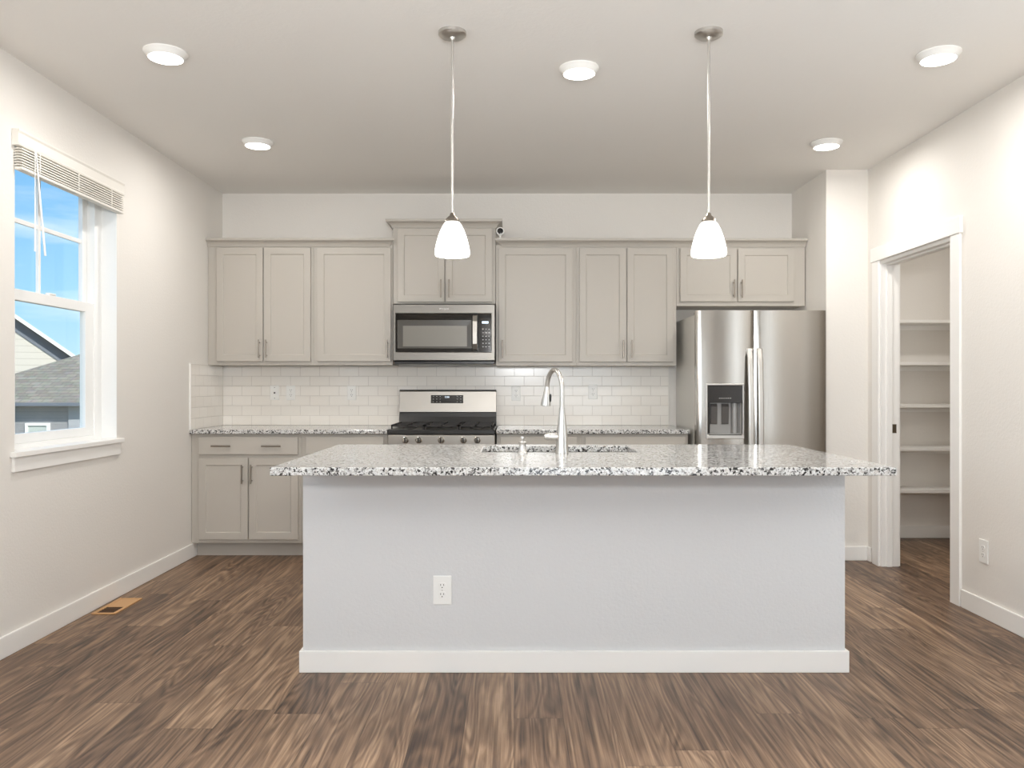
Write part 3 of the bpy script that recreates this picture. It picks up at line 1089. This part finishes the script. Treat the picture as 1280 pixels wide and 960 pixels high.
cp = obj('control_panel', box(cx0 + 0.0005, gx1 - 0.0005, MY + 0.004, MY + 0.0275, gz0 + 0.001, gz1 - 0.001), 'black_glass', t, 0.001)
obj('display', box(PX(602.5, MY), PX(610.5, MY), MY + 0.0032, MY + 0.0042, PZ(404.3, MY), PZ(401.6, MY)), 'screen', cp)
bm = bmesh.new()
for rI in range(6):
    for c in range(3):
        px_, py_ = 603.0 + c * 3.8, 411 + rI * 4.4
        bx(bm, PX(px_, MY), PX(px_ + 1.4, MY), MY + 0.0034, MY + 0.0042, PZ(py_ + 0.9, MY), PZ(py_, MY))
k = obj('keypad', bm, 'disp_grey', cp)
obj('vent_grille', box(x0 + 0.004, x1 - 0.004, MY + 0.03, MY + 0.11, z0 - 0.026, z0 - 0.0065), 'black_matte', t, 0.003)

# ------------------------------------------------------------------ range
RX0, RX1, RF = -0.899, -0.137, 5.666
t = thing('gas_range', 'stainless gas range with black cooktop between the base cabinets', 'stove', (-0.518, 6.0, 0))
obj('body', box(RX0, RX1, RF + 0.03, BW - 0.012, 0.02, 0.878), 'black_matte', t, 0.003)
obj('oven_door', box(RX0 + 0.004, RX1 - 0.004, RF - 0.008, RF + 0.0295, 0.19, 0.79), 'steel_h', t, 0.006)
bm = bmesh.new()
cyl(bm, (RX0 + 0.05, RF - 0.052, 0.745), (RX1 - 0.05, RF - 0.052, 0.745), 0.011)
for hx in (RX0 + 0.08, RX1 - 0.08):
    cyl(bm, (hx, RF - 0.008, 0.745), (hx, RF - 0.052, 0.745), 0.008)
obj('oven_handle', bm, 'steel_h', t, smooth=True)
obj('drawer', box(RX0 + 0.004, RX1 - 0.004, RF - 0.008, RF + 0.0295, 0.03, 0.185), 'steel_h', t, 0.006)
cpan = obj('control_panel', box(RX0, RX1, RF - 0.004, RF + 0.0295, 0.795, 0.878), 'steel_h', t, 0.006)
for kx in (-0.771, -0.677, -0.518, -0.360, -0.263):
    bm = bmesh.new()
    lathe(bm, [(0.024, 0.0), (0.024, 0.006), (0.020, 0.009), (0.0185, 0.030), (0.016, 0.034), (0.0, 0.035)], (kx, RF - 0.0045, 0.842), 28, 'Y', -1)
    kn = obj('knob', bm, 'steel', cpan, smooth=True)
    obj('knob_grip', box(kx - 0.0035, kx + 0.0035, RF - 0.0455, RF - 0.0397, 0.825, 0.859), 'black_matte', kn, 0.001)
ct = obj('cooktop', box(RX0, RX1, RF - 0.006, 6.21, 0.8785, 0.916), 'black_matte', t, 0.007)
# burner grates: three cast-iron units and a centre griddle
for gx0_, gx1_ in ((RX0 + 0.02, RX0 + 0.255), (RX0 + 0.262, RX1 - 0.262), (RX1 - 0.255, RX1 - 0.02)):
    bm = bmesh.new()
    ya, yb_ = RF + 0.035, 6.185
    zt0, zt1 = 0.934, 0.948
    w = 0.010
    for xx in (gx0_, gx1_ - w):
        bx(bm, xx, xx + w, ya, yb_, zt0, zt1)
    for yy in (ya, (ya + yb_) / 2 - w / 2, yb_ - w):
        bx(bm, gx0_, gx1_, yy, yy + w, zt0, zt1)
    xm = (gx0_ + gx1_) / 2
    bx(bm, xm - w / 2, xm + w / 2, ya, yb_, zt0, zt1)
    for xx in (gx0_, gx1_ - w):
        for yy in (ya, yb_ - w):
            bx(bm, xx, xx + w, yy, yy + w, 0.9165, zt0)
    obj('grate', bm, 'iron', ct)
for bxx, byy, br_ in ((RX0 + 0.137, RF + 0.17, 0.045), (RX0 + 0.137, RF + 0.41, 0.036), (-0.518, RF + 0.29, 0.05), (RX1 - 0.137, RF + 0.17, 0.045), (RX1 - 0.137, RF + 0.41, 0.036)):
    bm = bmesh.new()
    lathe(bm, [(br_ + 0.008, 0), (br_ + 0.006, 0.008), (br_, 0.010), (br_ - 0.004, 0.016), (0, 0.0165)], (bxx, byy, 0.9165), 24)
    obj('burner', bm, 'iron', ct, smooth=True)
bm = bmesh.new()
GB0, GB1 = RX0 + 0.001, RX1 - 0.004
# sloped black lower backguard
prism(bm, [(6.211, 0.9165), (6.292, 0.9165), (6.292, 1.020), (6.245, 1.020), (6.238, 0.985), (6.220, 0.93)], 'X', GB0, GB1)
obj('rear_riser', bm, 'black_matte', t, 0.002)
bm = bmesh.new()
prism(bm, [(6.228, 1.0205), (6.294, 1.0205), (6.294, 1.188), (6.252, 1.188), (6.246, 1.180)], 'X', GB0, GB1)
bg = obj('backguard', bm, 'steel_h', t, 0.002)
obj('backguard_cap', box(GB0 + 0.001, GB1 - 0.001, 6.250, 6.295, 1.1885, 1.195), 'black_matte', bg, 0.001)


def on_guard(z, d):
    return 6.228 + (z - 1.0205) / (1.180 - 1.0205) * 0.018 - d


dz0, dz1 = 1.090, 1.153
bm = bmesh.new()
dx0, dx1 = -0.651, -0.399
prism(bm, [(on_guard(dz0, 0.003), dz0), (on_guard(dz0, -0.002), dz0), (on_guard(dz1, -0.002), dz1), (on_guard(dz1, 0.003), dz1)], 'X', dx0, dx1)
dp = obj('display_panel', bm, 'black_glass', bg, 0.001)
bm = bmesh.new()
for cxx in (-0.632, -0.605, -0.578, -0.445, -0.418):
    for czz in (1.101, 1.122, 1.142):
        bx(bm, cxx - 0.004, cxx + 0.004, on_guard(czz, 0.0042), on_guard(czz, 0.0026), czz - 0.0024, czz + 0.0024)
obj('buttons_print', bm, 'disp_grey', bg).name = 'touch_key_print'
bm = text_bm('12:00', 0.017, (-0.526, on_guard(1.137, 0.0045), 1.137))
obj('clock', bm, 'screen', bg)

# ------------------------------------------------------------------ refrigerator
FX0, FX1, FY = 1.270, 2.172, 5.571
t = thing('refrigerator', 'side-by-side stainless refrigerator in the alcove', 'refrigerator', (1.72, 5.95, 0))
obj('case', box(FX0 + 0.002, FX1 - 0.002, FY + 0.072, BW - 0.03, 0.02, 1.728), 'fridge_side', t, 0.004)
obj('base_grille', box(FX0 + 0.01, FX1 - 0.01, FY + 0.04, FY + 0.071, 0.012, 0.085), 'black_matte', t, 0.002)
for hx in (FX0 + 0.045, FX1 - 0.045):
    obj('hinge_cover', box(hx - 0.035, hx + 0.035, FY + 0.02, FY + 0.14, 1.7285, 1.748), 'disp_dark', t, 0.004)
GAPX = 1.668


def fridge_door(x0, x1, z0, z1, holes=()):
    """convex door front made of vertical strips; the dispenser opening stays open"""
    bm = bmesh.new()
    n = 22
    us = sorted(set([x0 + (x1 - x0) * i / n for i in range(n + 1)] + [h[0] for h in holes] + [h[1] for h in holes]))
    vs = sorted(set([z0, z1] + [h[2] for h in holes] + [h[3] for h in holes]))
    xc = (x0 + x1) / 2

    def front(u):
        s = (u - xc) / ((x1 - x0) / 2)
        edge = max(0.0, (abs(s) - 0.93) / 0.07)
        return FY + 0.006 * (s * s) + 0.006 * edge * edge
    vert = {}

    def V(i, j, k):
        if (i, j, k) not in vert:
            vert[(i, j, k)] = bm.verts.new((us[i], front(us[i]) if k == 0 else FY + 0.070, vs[j]))
        return vert[(i, j, k)]

    def solid(i, j):
        if i < 0 or j < 0 or i >= len(us) - 1 or j >= len(vs) - 1:
            return False
        cu, cv = (us[i] + us[i + 1]) / 2, (vs[j] + vs[j + 1]) / 2
        return not any(h[0] < cu < h[1] and h[2] < cv < h[3] for h in holes)
    for i in range(len(us) - 1):
        for j in range(len(vs) - 1):
            if not solid(i, j):
                continue
            for k in (0, 1):
                bm.faces.new((V(i, j, k), V(i + 1, j, k), V(i + 1, j + 1, k), V(i, j + 1, k)))
            for di, dj, e0, e1 in ((-1, 0, (i, j), (i, j + 1)), (1, 0, (i + 1, j), (i + 1, j + 1)),
                                   (0, -1, (i, j), (i + 1, j)), (0, 1, (i, j + 1), (i + 1, j + 1))):
                if not solid(i + di, j + dj):
                    bm.faces.new((V(*e0, 0), V(*e1, 0), V(*e1, 1), V(*e0, 1)))
    bmesh.ops.recalc_face_normals(bm, faces=bm.faces)
    return bm


DX0, DX1, DZa, DZb = 1.338, 1.597, 0.860, 1.238
freezer = obj('freezer_door', fridge_door(FX0, GAPX - 0.0035, 0.095, 1.751, [(DX0, DX1, DZa, DZb)]), 'steel', t, smooth=True)
fresh = obj('fridge_door', fridge_door(GAPX + 0.0035, FX1, 0.095, 1.751), 'steel', t, smooth=True)


def fridge_handle(x, parent):
    bm = bmesh.new()
    zt, zb = 1.487, 0.42
    n = 16
    outer, inner = [], []
    for i in range(n + 1):
        s = i / n
        z = zt + (zb - zt) * s
        bow = math.sin(PI * s) ** 0.6
        outer.append((FY - 0.018 - 0.042 * bow, z))
        inner.append((FY + 0.012 if i in (0, n) else FY - 0.002 - 0.040 * bow, z))
    A, B = [], []
    for xx, L in ((x - 0.0195, A), (x + 0.0195, B)):
        for P_ in (outer, inner):
            L.append([bm.verts.new((xx, y, z)) for y, z in P_])
    for i in range(n):
        for L in (A, B):
            bm.faces.new((L[0][i], L[0][i + 1], L[1][i + 1], L[1][i]))
        for k in (0, 1):
            bm.faces.new((A[k][i], A[k][i + 1], B[k][i + 1], B[k][i]))
    for i in (0, n):
        bm.faces.new((A[0][i], B[0][i], B[1][i], A[1][i]))
    return obj('handle', bm, 'nickel', parent, 0.009, smooth=False, seg=4)


fridge_handle(1.635, freezer)
fridge_handle(1.702, fresh)
obj('badge', text_bm('Whirlpool', 0.0175, (2.064, FY + 0.0055, 1.680), 0.0012), 'chrome_ink', fresh)
# dispenser, set into the freezer door
yd = FY + 0.001
bz = obj('dispenser_bezel', slab_with_holes('Y', yd - 0.004, FY + 0.03, [DX0 - 0.004, DX1 + 0.004], [DZa - 0.004, DZb + 0.004],
                                            [(DX0 + 0.008, DX1 - 0.008, DZa + 0.026, DZb - 0.010)]), 'nickel', t, 0.004)
ux0, ux1 = DX0 + 0.008, DX1 - 0.008
pz = 1.107
obj('dispenser_panel', box(ux0 + 0.0005, ux1 - 0.0005, yd + 0.003, yd + 0.028, pz, DZb - 0.0105), 'disp_dark', t, 0.001)
bm = text_bm('\u2022 \u2022 \u2022 \u2022 \u2022 \u2022', 0.024, (1.468, yd + 0.0022, 1.138))
obj('touch_key_print', bm, 'white_ink', t)
bm = bmesh.new()
za = DZa + 0.0265
prism(bm, [(yd + 0.0285, za), (yd + 0.064, za), (yd + 0.064, pz - 0.0005), (yd + 0.0600, pz - 0.0005), (yd + 0.0600, za + 0.006), (yd + 0.0285, za + 0.006)], 'X', ux0 + 0.0005, ux1 - 0.0005)
obj('dispenser_recess', bm, 'disp_grey', t)
obj('recess_side', box(ux0 + 0.0005, ux0 + 0.020, yd + 0.02, yd + 0.0595, za + 0.0065, pz - 0.0005), 'disp_dark', t)
for pxa, pxb in ((1.377, 1.425), (1.456, 1.506)):
    bm = bmesh.new()
    prism(bm, [(yd + 0.0590, 0.955), (yd + 0.048, 0.957), (yd + 0.040, 1.08), (yd + 0.050, 1.0985), (yd + 0.0590, 1.0985)], 'X', pxa, pxb)
    obj('dispenser_paddle', bm, 'disp_paddle', t, 0.003)
bm = bmesh.new()
cyl(bm, (1.549, yd + 0.060, za + 0.007), (1.549, yd + 0.060, pz - 0.002), 0.026, seg=28)
obj('dispenser_column', bm, 'disp_grey', t, smooth=True)
obj('drip_tray', box(ux0 + 0.004, ux1 - 0.004, yd - 0.004, yd + 0.027, DZa + 0.0185, DZa + 0.0255), 'disp_dark', t, 0.002)

# ------------------------------------------------------------------ security camera on the crown
t = thing('security_camera', 'small white camera with a black round face on the cabinet crown', 'camera', (-0.106, 5.99, 2.326))
bm = bmesh.new()
lathe(bm, [(0.021, 0), (0.021, 0.005), (0.012, 0.008), (0.007, 0.012), (0.007, 0.024), (0.0, 0.024)], (-0.106, 5.99, 2.3262), 24)
obj('stand', bm, 'plastic', t, smooth=True)
bm = bmesh.new()
lathe(bm, [(0.026, 0.0), (0.0295, 0.002), (0.030, 0.030), (0.027, 0.042), (0.0, 0.047)], (-0.106, 5.966, 2.380), 32, 'Y')
hd_ = obj('housing', bm, 'plastic', t, smooth=True)
bm = bmesh.new()
lathe(bm, [(0.0, -0.0025), (0.009, -0.0025), (0.010, -0.0005), (0.021, -0.001), (0.0235, 0.0008), (0.0235, 0.002), (0, 0.002)], (-0.106, 5.966, 2.380), 32, 'Y')
obj('lens', bm, 'black_glass', hd_, smooth=True)


# ------------------------------------------------------------------ ceiling lights
def downlight(label, x, y):
    t = thing('ceiling_light', label, 'ceiling light', (x, y, CH), 'round flush ceiling lights')
    bm = bmesh.new()
    lathe(bm, [(0.095, 0.0), (0.096, -0.006), (0.090, -0.012), (0.080, -0.024), (0.0765, -0.030), (0.0745, -0.030), (0.0745, -0.022), (0, -0.022)], (x, y, CH - 0.0003), 48)
    obj('trim_ring', bm, 'plastic', t, smooth=True)
    bm = bmesh.new()
    lathe(bm, [(0.0740, -0.0225), (0.0740, -0.029), (0.060, -0.0325), (0.0, -0.0345)], (x, y, CH), 48)
    obj('lens', bm, 'lens', t, smooth=True)
    area_lamp('ceiling_light_lamp', (0, 0, -0.042), (0, 0, 0), 0.14, 0.14, SPOT_E, WARM, 'DISK', t)
    return t


downlight('round flush ceiling light, nearest the window wall at the front', -1.585, 3.636)
downlight('round flush ceiling light between the two pendants', 0.309, 3.818)
downlight('round flush ceiling light at the front over the pantry side', 1.936, 3.653)
downlight('round flush ceiling light before the left wall cabinets', -1.595, 4.970)
downlight('round flush ceiling light before the refrigerator', 1.945, 4.988)


area_lamp('pantry_ceiling_lamp', (3.2, 5.2, 2.70), (0, 0, 0), 0.16, 0.16, 9.0, WARM, 'DISK')

# ------------------------------------------------------------------ pendants
def pendant(label, x, y):
    t = thing('pendant_light', label, 'pendant light', (x, y, CH), 'pendant lights over the island')
    bm = bmesh.new()
    lathe(bm, [(0.060, 0.0), (0.060, -0.012), (0.050, -0.020), (0.012, -0.024), (0.008, -0.034), (0, -0.034)], (x, y, CH - 0.0003), 36)
    obj('canopy', bm, 'nickel', t, smooth=True)
    bm = bmesh.new()
    cyl(bm, (x, y, 1.955), (x, y, CH - 0.03), 0.0056, seg=16)
    obj('rod', bm, 'nickel', t, smooth=True)
    bm = bmesh.new()
    lathe(bm, [(0.006, 0.0), (0.010, -0.004), (0.012, -0.012), (0.022, -0.020), (0.030, -0.030), (0.033, -0.040), (0.030, -0.041), (0, -0.041)], (x, y, 1.968), 36)
    obj('socket_cap', bm, 'pull', t, smooth=True)
    bm = bmesh.new()
    outer = [(0.030, 1.929), (0.040, 1.915), (0.051, 1.893), (0.061, 1.866), (0.069, 1.838), (0.0745, 1.812), (0.0760, 1.794), (0.0735, 1.783)]
    inner = [(r - 0.004, z_) for r, z_ in outer][::-1]
    prof = outer + inner
    lathe(bm, [(r, z_ - 1.782) for r, z_ in prof + [outer[0]]], (x, y, 1.782), 48)
    obj('lamp_shade', bm, 'shade', t, smooth=True)
    bm = bmesh.new()
    lathe(bm, [(0.012, 0.0), (0.016, -0.02), (0.026, -0.045), (0.028, -0.062), (0.020, -0.080), (0, -0.088)], (x, y, 1.924), 24)
    obj('bulb', bm, 'lens', t, smooth=True)
    area_lamp('pendant_lamp', (0, 0, 1.80 - CH), (0, 0, 0), 0.12, 0.12, PEND_E, WARM, 'DISK', t)
    return t


pendant('left pendant with white bell shade before the raised cabinet', -0.266, 3.430)
pendant('right pendant with white bell shade before the fridge cabinet', 0.8335, 3.430)

# ------------------------------------------------------------------ window blind
t = thing('window_blind', 'raised white slatted blind gathered at the top of the window', 'blind', (LW, 4.16, 2.23))
by0, by1 = 3.665, 4.662
bm = bmesh.new()
prism(bm, [(LW + 0.001, 2.332), (LW + 0.034, 2.332), (LW + 0.036, 2.340), (LW + 0.032, 2.350), (LW + 0.032, 2.388), (LW + 0.037, 2.398), (LW + 0.037, 2.406), (LW + 0.001, 2.406)], 'Y', by0, by1)
obj('headrail', bm, 'slat', t, 0.001)
for k in range(7):
    z = 2.3215 - k * 0.0125
    bm = bmesh.new()
    prism(bm, [(LW + 0.003, z - 0.001), (LW + 0.020, z + 0.002), (LW + 0.040, z - 0.001), (LW + 0.040, z - 0.006), (LW + 0.020, z - 0.003), (LW + 0.003, z - 0.006)], 'Y', by0 + 0.015, by1 - 0.020)
    obj('slat', bm, 'slat', t)
obj('bottom_rail', box(LW + 0.003, LW + 0.041, by0 + 0.015, by1 - 0.020, 2.222, 2.236), 'slat', t, 0.003)
for yy in (3.82, 4.16, 4.50):
    obj('ladder_tape', box(LW + 0.0405, LW + 0.0415, yy - 0.004, yy + 0.004, 2.237, 2.331), 'slat', t)
bm = bmesh.new()
tube(bm, [(LW + 0.048, 3.775, 2.335), (LW + 0.050, 3.805, 2.10), (LW + 0.052, 3.842, 1.85)], [0.0028, 0.0045, 0.0052], 10)
obj('tilt_wand', bm, 'vinyl', t, smooth=True)
bm = bmesh.new()
tube(bm, [(LW + 0.045, 3.772, 2.335), (LW + 0.046, 3.770, 2.1), (LW + 0.046, 3.770, 1.86)], [0.0020, 0.0020, 0.0040], 8)
obj('lift_cord', bm, 'vinyl', t, smooth=True)

# ------------------------------------------------------------------ floor register
t = thing('floor_register', 'oak floor vent in the planks beside the left baseboard', 'floor vent', (-2.20, 4.44, 0))
vx0, vx1, vy0, vy1 = -2.268, -2.138, 4.285, 4.600
obj('frame', slab_with_holes('Z', 0.0005, 0.007, [vx0, vx1], [vy0, vy1], [(vx0 + 0.018, vx1 - 0.018, vy0 + 0.018, vy1 - 0.018)]), 'vent_wood', t, 0.002)
obj('open_grille', box(vx0 + 0.018, vx1 - 0.018, vy0 + 0.018, 4.418, 0.0004, 0.0022), 'vent_dark', t)
for k in range(5):
    yk = vy0 + 0.030 + k * 0.024
    obj('louver', box(vx0 + 0.0185, vx1 - 0.0185, yk, yk + 0.004, 0.0023, 0.0045), 'vent_dark', t)
obj('damper', box(vx0 + 0.0182, vx1 - 0.0182, 4.419, vy1 - 0.0182, 0.0004, 0.0048), 'vent_wood', t)

# ------------------------------------------------------------------ outside the window
struct('ground', box(-70, LW - WT - 0.01, -20, 80, -2.5, -2.3), 'ground')
t = thing('neighbour_garage', 'low grey house wing with a hipped shingle roof outside the window', 'house', (-11.5, 30, -2.3))
obj('wall', box(-18.0, -5.4, 25.0, 35.0, -2.3, 0.66), 'grey_siding', t)
bm = bmesh.new()
ex0, ex1, ey0, ey1, ez = -18.5, -4.9, 24.6, 35.4, 0.66
hh = (ey1 - ey0) / 2
vs_ = [bm.verts.new(v) for v in ((ex0, ey0, ez), (ex1, ey0, ez), (ex1, ey1, ez), (ex0, ey1, ez), (ex0 + hh, ey0 + hh, ez + hh * 0.5), (ex1 - hh, ey0 + hh, ez + hh * 0.5))]
for f in ((0, 1, 5, 4), (1, 2, 5), (2, 3, 4, 5), (3, 0, 4), (3, 2, 1, 0)):
    bm.faces.new([vs_[i] for i in f])
obj('roof', bm, 'shingle', t)
obj('gutter', box(ex0, ex1, 24.55, 24.66, 0.60, 0.70), 'soffit', t)
wf = obj('window', slab_with_holes('Y', 24.92, 24.999, [-15.25, -14.50], [-1.1, 0.06], [(-15.17, -14.58, -1.02, -0.02)]), 'fascia', t)
obj('pane', box(-15.17, -14.58, 24.96, 24.99, -1.02, -0.02), mat('pale_pane', srgb(190, 196, 190), 0.3), wf)
obj('light_wall_section', box(-13.9, -5.4, 24.93, 24.999, -2.3, 0.59), mat('light_grey_board', srgb(172, 174, 178), 0.8), t)  # lighter wall section, a thin sheet over the siding

t = thing('neighbour_house', 'cream sided gable house with a white fascia beyond the grey roof', 'house', (0, 0, 0))
SL, UE, UA = 0.763, 4.2, -9.0          # roof pitch, eave and apex along the gable


def rake(u):
    return 2.73 - SL * (u - 1.21)


UL = 2 * UA - UE
ZA, ZE = rake(UA), rake(UE)
bm = bmesh.new()
prism(bm, [(UL + 0.6, -2.3), (UE - 0.6, -2.3), (UE - 0.6, rake(UE - 0.6) - 0.25), (UA, ZA - 0.25), (UL + 0.6, rake(UE - 0.6) - 0.25)], 'Y', 0.45, 12)
obj('wall', bm, 'cream_siding', t)
bm = bmesh.new()
prism(bm, [(UL, ZE - 0.22), (UA, ZA - 0.22), (UE, ZE - 0.22), (UE, ZE), (UA, ZA), (UL, ZE)], 'Y', 0.0, 12.4)
obj('roof', bm, 'shingle', t)
bm = bmesh.new()
prism(bm, [(UL, ZE - 0.20), (UA, ZA - 0.20), (UE, ZE - 0.20), (UE, ZE + 0.01), (UA, ZA + 0.01), (UL, ZE + 0.01)], 'Y', -0.06, -0.001)
obj('fascia', bm, 'fascia', t)
bm = bmesh.new()
prism(bm, [(UL + 0.6, rake(UE - 0.6) - 0.85), (UA, ZA - 0.85), (UE - 0.6, rake(UE - 0.6) - 0.85), (UE - 0.6, rake(UE - 0.6) - 0.23), (UA, ZA - 0.23), (UL + 0.6, rake(UE - 0.6) - 0.23)], 'Y', 0.40, 0.449)
obj('soffit_shade_board', bm, 'soffit', t)  # dark board paints in the shaded soffit under the rake
t.location = (-23.3, 40.0, 0)
t.rotation_euler = (0, 0, math.radians(29))
